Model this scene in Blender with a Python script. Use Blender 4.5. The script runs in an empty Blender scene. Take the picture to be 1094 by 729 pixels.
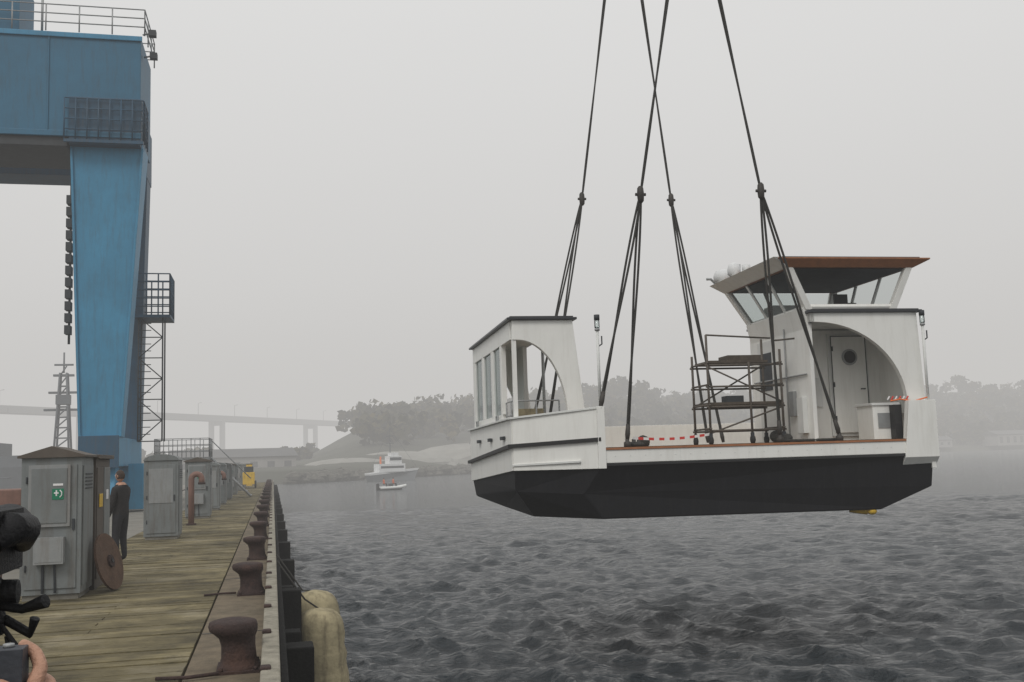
import bpy, bmesh, math, random
import numpy as np
from mathutils import Vector, Matrix
random.seed(7); np.random.seed(7)
scene=bpy.context.scene
COL=scene.collection

# ------------------------------------------------------------------ materials
def new_mat(name):
    m=bpy.data.materials.new(name); m.use_nodes=True
    nt=m.node_tree; nt.nodes.clear()
    o=nt.nodes.new('ShaderNodeOutputMaterial'); return m,nt,o
def N(nt,t,**k):
    n=nt.nodes.new(t)
    for a,b in k.items(): setattr(n,a,b)
    return n
def paint(name,col,var=.12,rough=.6,scale=3.,metal=0.,bump=.15,bscale=None,grime=0.,gcol=(.08,.06,.045),streak=True,spec=.4):
    m,nt,o=new_mat(name); L=nt.links.new
    p=N(nt,'ShaderNodeBsdfPrincipled'); L(p.outputs[0],o.inputs[0])
    tc=N(nt,'ShaderNodeTexCoord')
    n1=N(nt,'ShaderNodeTexNoise'); n1.inputs['Scale'].default_value=scale; n1.inputs['Detail'].default_value=8; n1.inputs['Roughness'].default_value=.65
    L(tc.outputs['Object'],n1.inputs['Vector'])
    r=N(nt,'ShaderNodeMapRange'); r.inputs[1].default_value=.25; r.inputs[2].default_value=.75; r.inputs[3].default_value=1-var; r.inputs[4].default_value=1+var
    L(n1.outputs[0],r.inputs[0])
    mul=N(nt,'ShaderNodeVectorMath',operation='SCALE'); mul.inputs[0].default_value=col[:3]; L(r.outputs[0],mul.inputs['Scale'])
    last=mul.outputs[0]
    if grime>0:
        mp=N(nt,'ShaderNodeMapping'); mp.inputs['Scale'].default_value=(4,4,.5) if streak else (1.5,1.5,1.5)
        L(tc.outputs['Object'],mp.inputs['Vector'])
        n2=N(nt,'ShaderNodeTexNoise'); n2.inputs['Scale'].default_value=1.6; n2.inputs['Detail'].default_value=7; n2.inputs['Roughness'].default_value=.7
        L(mp.outputs[0],n2.inputs['Vector'])
        r2=N(nt,'ShaderNodeMapRange'); r2.inputs[1].default_value=.48; r2.inputs[2].default_value=.72; r2.inputs[3].default_value=0; r2.inputs[4].default_value=grime
        L(n2.outputs[0],r2.inputs[0])
        mx=N(nt,'ShaderNodeMixRGB'); mx.inputs[2].default_value=(*gcol,1); L(r2.outputs[0],mx.inputs[0]); L(last,mx.inputs[1]); last=mx.outputs[0]
    L(last,p.inputs['Base Color'])
    p.inputs['Roughness'].default_value=rough; p.inputs['Metallic'].default_value=metal
    p.inputs['Specular IOR Level'].default_value=spec
    if bump>0:
        nb=N(nt,'ShaderNodeTexNoise'); nb.inputs['Scale'].default_value=bscale or scale*6; nb.inputs['Detail'].default_value=6
        L(tc.outputs['Object'],nb.inputs['Vector'])
        b=N(nt,'ShaderNodeBump'); b.inputs['Strength'].default_value=bump; b.inputs['Distance'].default_value=.02
        L(nb.outputs[0],b.inputs['Height']); L(b.outputs[0],p.inputs['Normal'])
    return m
def glass(name,col=(.86,.9,.89),rough=.05,alpha=.1):
    m,nt,o=new_mat(name); L=nt.links.new
    g=N(nt,'ShaderNodeBsdfGlossy'); g.inputs['Roughness'].default_value=rough; g.inputs[0].default_value=(.8,.85,.85,1)
    t=N(nt,'ShaderNodeBsdfTransparent'); t.inputs[0].default_value=(*col,1)
    mx=N(nt,'ShaderNodeMixShader'); fr=N(nt,'ShaderNodeFresnel'); fr.inputs[0].default_value=1.5
    ad=N(nt,'ShaderNodeMath',operation='ADD'); ad.inputs[1].default_value=alpha*.3; L(fr.outputs[0],ad.inputs[0])
    L(ad.outputs[0],mx.inputs[0]); L(t.outputs[0],mx.inputs[1]); L(g.outputs[0],mx.inputs[2]); L(mx.outputs[0],o.inputs[0]); return m

M={}
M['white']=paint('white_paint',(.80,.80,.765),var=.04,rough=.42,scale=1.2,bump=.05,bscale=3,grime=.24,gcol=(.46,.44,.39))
M['white2']=paint('white_paint_greyer',(.66,.67,.65),var=.05,rough=.5,scale=2,bump=.04,grime=.15,gcol=(.4,.39,.36))  # slightly greyer white for trim, ceilings and posts
M['hull_black']=paint('antifouling_black',(.005,.0055,.008),var=.35,rough=.6,scale=2,bump=.2,grime=.3,gcol=(.018,.018,.02),spec=.18)
M['black']=paint('black_paint',(.015,.015,.016),var=.2,rough=.5)
M['rubber']=paint('rubber',(.02,.02,.02),var=.2,rough=.85)
M['rope']=paint('wire_rope',(.035,.034,.03),var=.4,rough=.8,scale=30,bump=.8,bscale=60)
M['shackle']=paint('shackle_steel',(.05,.045,.04),var=.4,rough=.6,metal=.3)
M['roofdark']=paint('roof_panel',(.025,.027,.032),var=.2,rough=.35)
M['wood']=paint('varnished_wood',(.34,.14,.06),var=.25,rough=.5,scale=6,grime=.2)
M['deck']=paint('ferry_deck',(.25,.17,.10),var=.25,rough=.7,scale=5)
M['glass']=glass('window_glass')
M['galv']=paint('galvanised',(.33,.34,.34),var=.15,rough=.55,metal=.5,scale=8)
M['scaff']=paint('scaffold_steel',(.10,.085,.07),var=.4,rough=.7,metal=.2,scale=9)
M['plank']=paint('scaffold_board',(.075,.06,.045),var=.4,rough=.8,scale=8)
M['red']=paint('red_plastic',(.6,.04,.03),var=.05,rough=.5)
M['orange']=paint('orange_plastic',(.75,.16,.03),var=.08,rough=.5)
M['yellow']=paint('yellow_paint',(.65,.42,.03),var=.15,rough=.6,grime=.4)
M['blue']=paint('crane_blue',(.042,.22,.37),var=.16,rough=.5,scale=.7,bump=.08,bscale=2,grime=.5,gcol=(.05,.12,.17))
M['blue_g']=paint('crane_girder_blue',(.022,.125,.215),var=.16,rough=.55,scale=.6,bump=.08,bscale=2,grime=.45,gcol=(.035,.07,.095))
M['blue_d']=paint('crane_dark_blue_and_shade',(.018,.07,.125),var=.2,rough=.55,scale=1,grime=.4)  # dark blue fittings; also the rear frame's shade, put into its colour
M['steel_d']=paint('dark_steel',(.03,.035,.04),var=.3,rough=.6)
M['cab']=paint('cabinet_grey',(.175,.19,.19),var=.12,rough=.6,scale=3,grime=.65,gcol=(.10,.08,.06))
M['cab2']=paint('cabinet_light',(.25,.26,.26),var=.1,rough=.55,scale=4,grime=.5,gcol=(.13,.095,.065))
M['cabb']=paint('cabinet_brown',(.095,.08,.066),var=.2,rough=.7,scale=3,grime=.6)
M['green']=paint('sign_green',(.012,.19,.10),var=.03,rough=.4,bump=0)
M['signwhite']=paint('sign_white',(.75,.75,.75),var=.02,rough=.4,bump=0)
M['rust']=paint('rusty_iron',(.040,.024,.021),var=.45,rough=.85,scale=12,bump=.8,bscale=40,grime=.6,gcol=(.10,.048,.03),streak=False)
M['rust2']=paint('rusty_plate',(.10,.058,.037),var=.4,rough=.85,scale=6,bump=.5,grime=.5,streak=False)
M['timber']=paint('weathered_timber',(.27,.25,.20),var=.35,rough=.9,scale=8,bump=.7,grime=.6,gcol=(.09,.09,.06))
M['edge']=paint('edge_timber',(.145,.115,.076),var=.4,rough=.9,scale=4,bump=.7,grime=.7,gcol=(.06,.052,.033),streak=False)
M['pile']=paint('tarred_pile',(.008,.008,.0075),var=.5,rough=.85,scale=5,bump=.8,grime=.4,gcol=(.022,.022,.016),spec=.2)
M['conc']=paint('old_concrete',(.20,.19,.165),var=.3,rough=.9,scale=1.2,bump=.5,bscale=20,grime=.6,gcol=(.09,.08,.055),streak=False)
M['fender']=paint('fender_canvas',(.36,.31,.19),var=.35,rough=.9,scale=4,bump=.8,bscale=14,grime=.85,gcol=(.12,.10,.06))
M['pipe']=paint('red_brown_pipe',(.20,.11,.085),var=.2,rough=.6,grime=.4)
M['lip']=paint('lips',(.40,.15,.12),var=.03,rough=.5,bump=0)
M['skin']=paint('skin',(.44,.245,.165),var=.12,rough=.5,scale=40,bump=.35,bscale=180)
M['nail']=paint('nail',(.52,.33,.26),var=.03,rough=.3,bump=0)
M['hair']=paint('hair',(.05,.03,.02),var=.3,rough=.7,scale=40,bump=.6)
M['jacket']=paint('jacket_dark',(.022,.02,.02),var=.3,rough=.9,scale=14,bump=.5)
M['trouser']=paint('trousers',(.02,.02,.024),var=.3,rough=.9,scale=14,bump=.4)
M['hivis']=paint('jacket_orange',(.6,.12,.03),var=.15,rough=.8)
M['camgrey']=paint('camera_grey',(.045,.05,.06),var=.1,rough=.45,scale=10,bump=.1)
M['camblack']=paint('camera_black',(.008,.008,.009),var=.2,rough=.55,scale=20,bump=.3,spec=.25)
M['bridge']=paint('bridge_concrete',(.17,.17,.17),var=.08,rough=.9,scale=.05,bump=0)
M['ship']=paint('ship_grey',(.10,.11,.12),var=.12,rough=.6,scale=.6)
M['shipw']=paint('ship_white',(.66,.67,.67),var=.08,rough=.5,scale=.6)
M['shed']=paint('shed_wall',(.26,.25,.235),var=.12,rough=.8,scale=.2)
M['shedroof']=paint('shed_roof',(.10,.10,.10),var=.15,rough=.8,scale=.2)
M['rubble']=paint('breakwater_stone',(.09,.085,.07),var=.5,rough=.95,scale=.8,bump=.8)
M['land']=paint('grassy_land',(.055,.056,.038),var=.4,rough=.95,scale=.05,bump=.3,bscale=.4)
M['sand']=paint('pale_spoil',(.25,.245,.22),var=.25,rough=.95,scale=.08,bump=.3,bscale=.5)

def foliage():
    m,nt,o=new_mat('tree_foliage'); L=nt.links.new
    p=N(nt,'ShaderNodeBsdfPrincipled'); L(p.outputs[0],o.inputs[0]); p.inputs['Roughness'].default_value=.9; p.inputs['Specular IOR Level'].default_value=.1
    tc=N(nt,'ShaderNodeTexCoord'); n=N(nt,'ShaderNodeTexNoise'); n.inputs['Scale'].default_value=.06; n.inputs['Detail'].default_value=6
    L(tc.outputs['Object'],n.inputs['Vector'])
    cr=N(nt,'ShaderNodeValToRGB'); e=cr.color_ramp.elements
    e[0].position=.35; e[0].color=(.028,.034,.018,1); e[1].position=.7; e[1].color=(.10,.08,.036,1)
    L(n.outputs[0],cr.inputs[0]); L(cr.outputs[0],p.inputs['Base Color']); return m
M['leaf']=foliage()
M['bark']=paint('bark',(.05,.04,.03),rough=.9,bump=0)

def plank_mat():
    m,nt,o=new_mat('quay_planks'); L=nt.links.new
    p=N(nt,'ShaderNodeBsdfPrincipled'); L(p.outputs[0],o.inputs[0])
    tc=N(nt,'ShaderNodeTexCoord'); s=N(nt,'ShaderNodeSeparateXYZ'); L(tc.outputs['Object'],s.inputs[0])
    d=N(nt,'ShaderNodeMath',operation='DIVIDE'); d.inputs[1].default_value=.24; L(s.outputs[1],d.inputs[0])
    f=N(nt,'ShaderNodeMath',operation='FLOOR'); L(d.outputs[0],f.inputs[0])
    w=N(nt,'ShaderNodeTexWhiteNoise',noise_dimensions='1D'); L(f.outputs[0],w.inputs['W'])
    r=N(nt,'ShaderNodeMapRange'); r.inputs[3].default_value=.68; r.inputs[4].default_value=1.2; L(w.outputs[0],r.inputs[0])
    mp=N(nt,'ShaderNodeMapping'); mp.inputs['Scale'].default_value=(1.2,14,1); L(tc.outputs['Object'],mp.inputs['Vector'])
    g=N(nt,'ShaderNodeTexNoise'); g.inputs['Scale'].default_value=2.2; g.inputs['Detail'].default_value=8; g.inputs['Roughness'].default_value=.7; L(mp.outputs[0],g.inputs['Vector'])
    big=N(nt,'ShaderNodeTexNoise'); big.inputs['Scale'].default_value=.7; big.inputs['Detail'].default_value=9; big.inputs['Roughness'].default_value=.72; L(tc.outputs['Object'],big.inputs['Vector'])
    cr=N(nt,'ShaderNodeValToRGB'); e=cr.color_ramp.elements
    e[0].position=.36; e[0].color=(.085,.072,.042,1); e[1].position=.68; e[1].color=(.28,.245,.165,1)
    x=cr.color_ramp.elements.new(.52); x.color=(.185,.155,.082,1)
    L(big.outputs[0],cr.inputs[0])
    st=N(nt,'ShaderNodeTexNoise'); st.inputs['Scale'].default_value=2.1; st.inputs['Detail'].default_value=10; st.inputs['Roughness'].default_value=.75; st.inputs['Distortion'].default_value=.6
    L(tc.outputs['Object'],st.inputs['Vector'])
    sr=N(nt,'ShaderNodeMapRange'); sr.inputs[1].default_value=.54; sr.inputs[2].default_value=.66; sr.inputs[3].default_value=1; sr.inputs[4].default_value=.55; L(st.outputs[0],sr.inputs[0])
    gr=N(nt,'ShaderNodeMapRange'); gr.inputs[1].default_value=.3; gr.inputs[2].default_value=.7; gr.inputs[3].default_value=.6; gr.inputs[4].default_value=1.3; L(g.outputs[0],gr.inputs[0])
    mm=N(nt,'ShaderNodeMath',operation='MULTIPLY'); L(r.outputs[0],mm.inputs[0]); L(gr.outputs[0],mm.inputs[1])
    m3=N(nt,'ShaderNodeMath',operation='MULTIPLY'); L(mm.outputs[0],m3.inputs[0]); L(sr.outputs[0],m3.inputs[1])
    sc=N(nt,'ShaderNodeVectorMath',operation='SCALE'); L(cr.outputs[0],sc.inputs[0]); L(m3.outputs[0],sc.inputs['Scale'])
    L(sc.outputs[0],p.inputs['Base Color']); p.inputs['Roughness'].default_value=.85; p.inputs['Specular IOR Level'].default_value=.25
    b=N(nt,'ShaderNodeBump'); b.inputs['Strength'].default_value=.6; b.inputs['Distance'].default_value=.015; L(g.outputs[0],b.inputs['Height']); L(b.outputs[0],p.inputs['Normal'])
    return m
M['planks']=plank_mat()

def water_mat():
    m,nt,o=new_mat('sea_water'); L=nt.links.new
    p=N(nt,'ShaderNodeBsdfPrincipled'); 
    p.inputs['Roughness'].default_value=.10; p.inputs['IOR'].default_value=1.33
    tc=N(nt,'ShaderNodeTexCoord')
    mp=N(nt,'ShaderNodeMapping'); mp.inputs['Scale'].default_value=(.8,1.2,1); mp.inputs['Rotation'].default_value=(0,0,.35); L(tc.outputs['Object'],mp.inputs['Vector'])
    n1=N(nt,'ShaderNodeTexNoise'); n1.inputs['Scale'].default_value=3.4; n1.inputs['Detail'].default_value=6; n1.inputs['Roughness'].default_value=.62; n1.inputs['Distortion'].default_value=.4; L(mp.outputs[0],n1.inputs['Vector'])
    n2=N(nt,'ShaderNodeTexNoise'); n2.inputs['Scale'].default_value=.75; n2.inputs['Detail'].default_value=4; n2.inputs['Roughness'].default_value=.6; L(mp.outputs[0],n2.inputs['Vector'])
    b2=N(nt,'ShaderNodeBump'); b2.inputs['Strength'].default_value=1; b2.inputs['Distance'].default_value=.40; L(n2.outputs[0],b2.inputs['Height'])
    b=N(nt,'ShaderNodeBump'); b.inputs['Strength'].default_value=1; b.inputs['Distance'].default_value=.17; L(n1.outputs[0],b.inputs['Height']); L(b2.outputs[0],b.inputs['Normal'])
    L(b.outputs[0],p.inputs['Normal'])
    n3=N(nt,'ShaderNodeTexNoise'); n3.inputs['Scale'].default_value=.06; n3.inputs['Detail'].default_value=3; L(tc.outputs['Object'],n3.inputs['Vector'])
    cr=N(nt,'ShaderNodeValToRGB'); e=cr.color_ramp.elements; e[0].color=(.010,.016,.021,1); e[1].color=(.020,.028,.034,1); e[0].position=.35; e[1].position=.65
    L(n3.outputs[0],cr.inputs[0]); L(cr.outputs[0],p.inputs['Base Color'])
    mpf=N(nt,'ShaderNodeMapping'); mpf.inputs['Scale'].default_value=(.35,1.1,1); mpf.inputs['Rotation'].default_value=(0,0,-.25); L(tc.outputs['Object'],mpf.inputs['Vector'])
    nf=N(nt,'ShaderNodeTexNoise'); nf.inputs['Scale'].default_value=.8; nf.inputs['Detail'].default_value=10; nf.inputs['Roughness'].default_value=.72; L(mpf.outputs[0],nf.inputs['Vector'])
    rf=N(nt,'ShaderNodeMapRange'); rf.inputs[1].default_value=.665; rf.inputs[2].default_value=.76; rf.inputs[3].default_value=0; rf.inputs[4].default_value=.75; L(nf.outputs[0],rf.inputs[0])
    fo=N(nt,'ShaderNodeBsdfDiffuse'); fo.inputs[0].default_value=(.6,.62,.62,1)
    mx=N(nt,'ShaderNodeMixShader'); L(rf.outputs[0],mx.inputs[0]); L(p.outputs[0],mx.inputs[1]); L(fo.outputs[0],mx.inputs[2]); L(mx.outputs[0],o.inputs[0])
    return m
M['water']=water_mat()

# ------------------------------------------------------------------ builder
class B:
    def __init__(s): s.v=[];s.f=[];s.mi=[];s.sm=[];s.mats=[]
    def _m(s,m):
        m=M[m]
        if m not in s.mats: s.mats.append(m)
        return s.mats.index(m)
    def add(s,vs,fs,m,smooth=False):
        o=len(s.v); s.v+= [tuple(p) for p in vs]; k=s._m(m)
        for f in fs: s.f.append([o+i for i in f]); s.mi.append(k); s.sm.append(smooth)
    def box(s,x0,x1,y0,y1,z0,z1,m):
        vs=[(x,y,z) for z in(z0,z1) for y in(y0,y1) for x in(x0,x1)]
        s.add(vs,[(0,2,3,1),(4,5,7,6),(0,1,5,4),(2,6,7,3),(0,4,6,2),(1,3,7,5)],m)
    def hexa(s,lo,hi,m):
        s.add(list(lo)+list(hi),[(3,2,1,0),(4,5,6,7),(0,1,5,4),(1,2,6,5),(2,3,7,6),(3,0,4,7)],m)
    def prism(s,pts,vec,m):
        n=len(pts); vec=Vector(vec); a=[Vector(p) for p in pts]; b=[p+vec for p in a]
        s.add(a+b,[tuple(range(n))[::-1],tuple(range(n,2*n))]+[(i,(i+1)%n,n+(i+1)%n,n+i) for i in range(n)],m)
    def wall(s,p0,p1,th,za,zb,m):
        d=Vector((p1[0]-p0[0],p1[1]-p0[1],0)).normalized(); n=Vector((-d.y,d.x,0))*th/2
        a=Vector((p0[0],p0[1],0));b=Vector((p1[0],p1[1],0))
        def z(v,h): return (v.x,v.y,h)
        lo=[z(a-n,za[0]),z(b-n,za[1]),z(b+n,za[1]),z(a+n,za[0])]
        hi=[z(a-n,zb[0]),z(b-n,zb[1]),z(b+n,zb[1]),z(a+n,zb[0])]
        s.hexa(lo,hi,m)
    def tube(s,pts,r,m,n=8,cap=True,smooth=True):
        P=[Vector(p) for p in pts]; rr=r if isinstance(r,(list,tuple)) else [r]*len(P)
        vs=[];fs=[]; up=None
        for i,p in enumerate(P):
            t=(P[min(i+1,len(P)-1)]-P[max(i-1,0)]).normalized()
            if up is None: up=Vector((0,0,1)) if abs(t.z)<.9 else Vector((1,0,0))
            a=t.cross(up).normalized(); b=a.cross(t).normalized(); up=b
            for k in range(n):
                th=2*math.pi*k/n; vs.append(p+(a*math.cos(th)+b*math.sin(th))*rr[i])
        for i in range(len(P)-1):
            for k in range(n): fs.append((i*n+k,i*n+(k+1)%n,(i+1)*n+(k+1)%n,(i+1)*n+k))
        if cap: fs.append(tuple(range(n))[::-1]); fs.append(tuple(range((len(P)-1)*n,len(P)*n)))
        s.add(vs,fs,m,smooth)
    def lathe(s,prof,c,m,n=20,sx=1,sy=1,smooth=True):
        vs=[];fs=[]
        for pr in prof:
            r,z=pr[0],pr[1]; ox=pr[2] if len(pr)>2 else 0
            for k in range(n):
                t=2*math.pi*k/n; vs.append((c[0]+ox+r*sx*math.cos(t),c[1]+r*sy*math.sin(t),c[2]+z))
        for i in range(len(prof)-1):
            for k in range(n): fs.append((i*n+k,i*n+(k+1)%n,(i+1)*n+(k+1)%n,(i+1)*n+k))
        fs.append(tuple(range(n))[::-1]); fs.append(tuple(range((len(prof)-1)*n,len(prof)*n)))
        s.add(vs,fs,m,smooth)
    def blob(s,c,r,m,nu=14,nv=10,jit=0):
        prof=[(math.sin(math.pi*i/nv),-math.cos(math.pi*i/nv)) for i in range(nv+1)]
        vs=[];fs=[]
        for a,z in prof:
            for k in range(nu):
                t=2*math.pi*k/nu; j=1+random.uniform(-jit,jit)
                a2=max(a,.01); vs.append((c[0]+r[0]*a2*math.cos(t)*j,c[1]+r[1]*a2*math.sin(t)*j,c[2]+r[2]*z*j))
        for i in range(nv):
            for k in range(nu): fs.append((i*nu+k,i*nu+(k+1)%nu,(i+1)*nu+(k+1)%nu,(i+1)*nu+k))
        s.add(vs,fs,m,jit==0)
    def disc(s,c,r,axis,th,m,n=24):
        ax=Vector(axis).normalized(); u=ax.cross(Vector((0,0,1)))
        if u.length<.1: u=Vector((1,0,0))
        u.normalize(); w=ax.cross(u); c=Vector(c)
        s.prism([c+(u*math.cos(2*math.pi*k/n)+w*math.sin(2*math.pi*k/n))*r for k in range(n)],ax*th,m)
    def obj(s,name,parent=None,bevel=0,recalc=True):
        me=bpy.data.meshes.new(name); me.from_pydata(s.v,[],s.f)
        for m in s.mats: me.materials.append(m)
        me.polygons.foreach_set('material_index',s.mi); me.polygons.foreach_set('use_smooth',s.sm)
        if recalc:
            bm=bmesh.new(); bm.from_mesh(me); bmesh.ops.recalc_face_normals(bm,faces=bm.faces); bm.to_mesh(me); bm.free()
        me.update()
        o=bpy.data.objects.new(name,me); COL.objects.link(o)
        if parent: o.parent=parent
        if bevel:
            b=o.modifiers.new('bevel','BEVEL'); b.width=bevel; b.segments=2; b.limit_method='ANGLE'; b.angle_limit=.7
        return o
def empty(name,loc=(0,0,0),rz=0):
    e=bpy.data.objects.new(name,None); COL.objects.link(e); e.location=loc; e.rotation_euler=(0,0,rz); return e
def skin_geo(verts,radii,edges,sub=2):
    me=bpy.data.meshes.new('tmp'); me.from_pydata(verts,edges,[])
    o=bpy.data.objects.new('tmp',me); COL.objects.link(o)
    s=o.modifiers.new('s','SKIN'); s.use_smooth_shade=True
    for i,r in enumerate(radii):
        rr=r if isinstance(r,tuple) else (r,r)
        me.skin_vertices[0].data[i].radius=rr
    me.skin_vertices[0].data[0].use_root=True
    ss=o.modifiers.new('ss','SUBSURF'); ss.levels=sub; ss.render_levels=sub
    dg=bpy.context.evaluated_depsgraph_get(); dg.update()
    ev=o.evaluated_get(dg); m2=ev.to_mesh()
    V=[v.co.copy() for v in m2.vertices]; F=[list(p.vertices) for p in m2.polygons]
    ev.to_mesh_clear(); bpy.data.objects.remove(o); bpy.data.meshes.remove(me)
    return V,F

# ------------------------------------------------------------------ camera
cam=bpy.data.cameras.new('camera'); co=bpy.data.objects.new('camera',cam); COL.objects.link(co)
cam.sensor_width=36; cam.lens=36.2; cam.clip_start=.05; cam.clip_end=6000
yaw,pitch,roll=math.radians(13.2),math.radians(6.46),math.radians(-1.8)
co.matrix_world=Matrix.Translation((0,0,1.75))@Matrix.Rotation(-yaw,4,'Z')@Matrix.Rotation(math.pi/2+pitch,4,'X')@Matrix.Rotation(roll,4,'Z')
scene.camera=co

# ------------------------------------------------------------------ world, sun, haze
w=bpy.data.worlds.new('World'); scene.world=w; w.use_nodes=True
nt=w.node_tree; nt.nodes.clear(); L=nt.links.new
out=N(nt,'ShaderNodeOutputWorld'); bg=N(nt,'ShaderNodeBackground'); L(bg.outputs[0],out.inputs[0])
sky=N(nt,'ShaderNodeTexSky',sky_type='NISHITA'); sky.sun_disc=False
sun_el,sun_az=math.radians(48),math.radians(215)
sky.sun_elevation=sun_el; sky.sun_rotation=sun_az; sky.dust_density=6; sky.air_density=1
hs=N(nt,'ShaderNodeHueSaturation'); hs.inputs['Saturation'].default_value=.12; L(sky.outputs[0],hs.inputs['Color'])
tc=N(nt,'ShaderNodeTexCoord'); sp=N(nt,'ShaderNodeSeparateXYZ'); L(tc.outputs['Generated'],sp.inputs[0])
nz=N(nt,'ShaderNodeTexNoise'); nz.inputs['Scale'].default_value=1.6; nz.inputs['Detail'].default_value=4; 
mpz=N(nt,'ShaderNodeMapping'); mpz.inputs['Scale'].default_value=(1,1,3); L(tc.outputs['Generated'],mpz.inputs[0]); L(mpz.outputs[0],nz.inputs['Vector'])
ma=N(nt,'ShaderNodeMath',operation='MULTIPLY_ADD'); ma.inputs[1].default_value=.12; L(nz.outputs[0],ma.inputs[0]); L(sp.outputs[2],ma.inputs[2])
cr=N(nt,'ShaderNodeValToRGB'); e=cr.color_ramp.elements
e[0].position=0.0; e[0].color=(6.0,5.9,5.8,1); e[1].position=.9; e[1].color=(9.3,9.3,9.4,1)
x=e.new(.25); x.color=(7.7,7.65,7.6,1); x=e.new(.5); x.color=(8.6,8.6,8.55,1)
L(ma.outputs[0],cr.inputs[0])
mx=N(nt,'ShaderNodeMixRGB'); mx.inputs[0].default_value=.9; L(hs.outputs[0],mx.inputs[1]); L(cr.outputs[0],mx.inputs[2])
L(mx.outputs[0],bg.inputs[0]); bg.inputs[1].default_value=.10

sl=bpy.data.lights.new('sun','SUN'); sl.energy=1.2; sl.angle=math.radians(18); sl.color=(1,.97,.92)
so=bpy.data.objects.new('sun',sl); COL.objects.link(so)
sd=Vector((math.sin(sun_az)*math.cos(sun_el),math.cos(sun_az)*math.cos(sun_el),math.sin(sun_el)))
so.rotation_euler=sd.to_track_quat('Z','Y').to_euler()

hz=B()
m,ntm,o=new_mat('haze_air')
SIG=.00165
ab=N(ntm,'ShaderNodeVolumeAbsorption'); ab.inputs['Color'].default_value=(0,0,0,1); ab.inputs['Density'].default_value=SIG
em=N(ntm,'ShaderNodeEmission'); em.inputs[0].default_value=(.575,.565,.55,1); em.inputs[1].default_value=SIG  # volume glow stands in for daylight scattered by the haze
ads=N(ntm,'ShaderNodeAddShader'); ntm.links.new(ab.outputs[0],ads.inputs[0]); ntm.links.new(em.outputs[0],ads.inputs[1]); ntm.links.new(ads.outputs[0],o.inputs['Volume'])
M['haze_m']=m
hz.box(-2000,2500,-300,3000,-6,110,'haze_m'); hz.obj('haze')

# ------------------------------------------------------------------ water
WZ=-2.3
rad=np.concatenate([np.linspace(.5,9.8,16),np.geomspace(10,90,460),np.geomspace(91,3400,260)])
az=np.concatenate([np.linspace(-180,-20,60,endpoint=False),np.linspace(-20,46,860,endpoint=False),np.linspace(46,180,60,endpoint=False)])*math.pi/180
nr,na=len(rad),len(az)
RR,AA=np.meshgrid(rad,az,indexing='ij')
X=RR*np.sin(AA); Y=RR*np.cos(AA); Z=np.zeros_like(X); DX=np.zeros_like(X); DY=np.zeros_like(X)
dr=np.gradient(rad)[:,None]*np.ones((1,na)); da=np.gradient(az)[None,:]*RR; sp_=np.maximum(dr,da*.8)
g=.80+.35*np.sin(X*.05+1.3*np.sin(Y*.031))*np.sin(Y*.043+1.1*np.sin(X*.027)+.7)+.22*np.sin(X*.21+Y*.13)*np.sin(Y*.19-X*.07)
for i in range(90):
    lam=math.exp(random.uniform(math.log(.28),math.log(2.1)))
    if i%18==0: lam=random.uniform(2.5,4.5)
    th=math.radians(215)+random.gauss(0,.85); k=2*math.pi/lam
    s_=.047*(1.0 if lam<1.6 else 1.6/lam)
    a=s_/k; wgt=np.clip(lam/(2.0*sp_)-1,0,1)*g
    ph=k*(X*math.cos(th)+Y*math.sin(th))+random.uniform(0,6.28)
    cs,sn=np.cos(ph),np.sin(ph)
    Z+=a*wgt*cs; DX-=a*wgt*math.cos(th)*sn*.9; DY-=a*wgt*math.sin(th)*sn*.9
V=np.stack([X+DX,Y+DY,Z+WZ],-1).reshape(-1,3)
i0=np.arange(nr-1)[:,None]; j0=np.arange(na)[None,:]; j1=(j0+1)%na
F=np.stack([i0*na+j0+0*j1,(i0+1)*na+j0+0*j1,(i0+1)*na+j1,i0*na+j1],-1).reshape(-1,4)
def np_mesh(name,V,F,mat,smooth):
    me=bpy.data.meshes.new(name); me.vertices.add(len(V)); me.vertices.foreach_set('co',np.ascontiguousarray(V,dtype=np.float32).ravel())
    me.loops.add(F.size); me.loops.foreach_set('vertex_index',F.ravel().astype(np.int32))
    me.polygons.add(len(F)); me.polygons.foreach_set('loop_start',np.arange(0,F.size,4,dtype=np.int32))
    me.polygons.foreach_set('use_smooth',np.full(len(F),smooth)); me.update(calc_edges=True)
    me.materials.append(M[mat]); o=bpy.data.objects.new(name,me); COL.objects.link(o); return me,o
me,wo=np_mesh('water',V,F,'water',True)
if me.polygons[1000].normal.z<0: me.flip_normals()

# ------------------------------------------------------------------ quay
q=B()
q.box(-21,-.12,-12,112,-5,-.07,'conc')
q.box(-21,-3.62,-12,112,-.066,-.004,'conc')
q.box(-.74,-.1,-12,112,-.066,.0,'edge')
for y in np.arange(-10,112,5.4): q.box(-.735,-.105,y,y+.03,.0015,.004,'black')
q.obj('quay')
q=B()
y=-12.0
k=0
while y<111.8:
    x0=-3.6; 
    cut=-0.77-random.choice([1.2,1.9,2.3]) if k%2 else None
    for a,b in (((x0,cut-.006),(cut+.006,-.765)) if cut else ((x0,-.765),)):
        dz=random.uniform(-.007,.007); t=random.uniform(-.005,.005)
        q.hexa([(a,y+.005,-.06),(b,y+.005,-.06),(b,y+.235,-.06),(a,y+.235,-.06)],[(a,y+.005,dz),(b,y+.005,dz+t),(b,y+.235,dz-t),(a,y+.235,dz+t*.6)],'planks')
    y+=.24;k+=1
q.obj('quay_timber_deck')
c=B()
y=-12
while y<112:
    c.box(-.10,.05,y+.01,y+5.38,.0,.20+random.uniform(-.01,.01),'timber'); y+=5.4
c.box(.05,.12,-12,112,-.45,.02,'pile')
for y in np.arange(-11.5,112,1.8): c.box(-.105,-.02,y,y+.12,.19,.225,'rust')
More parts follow.
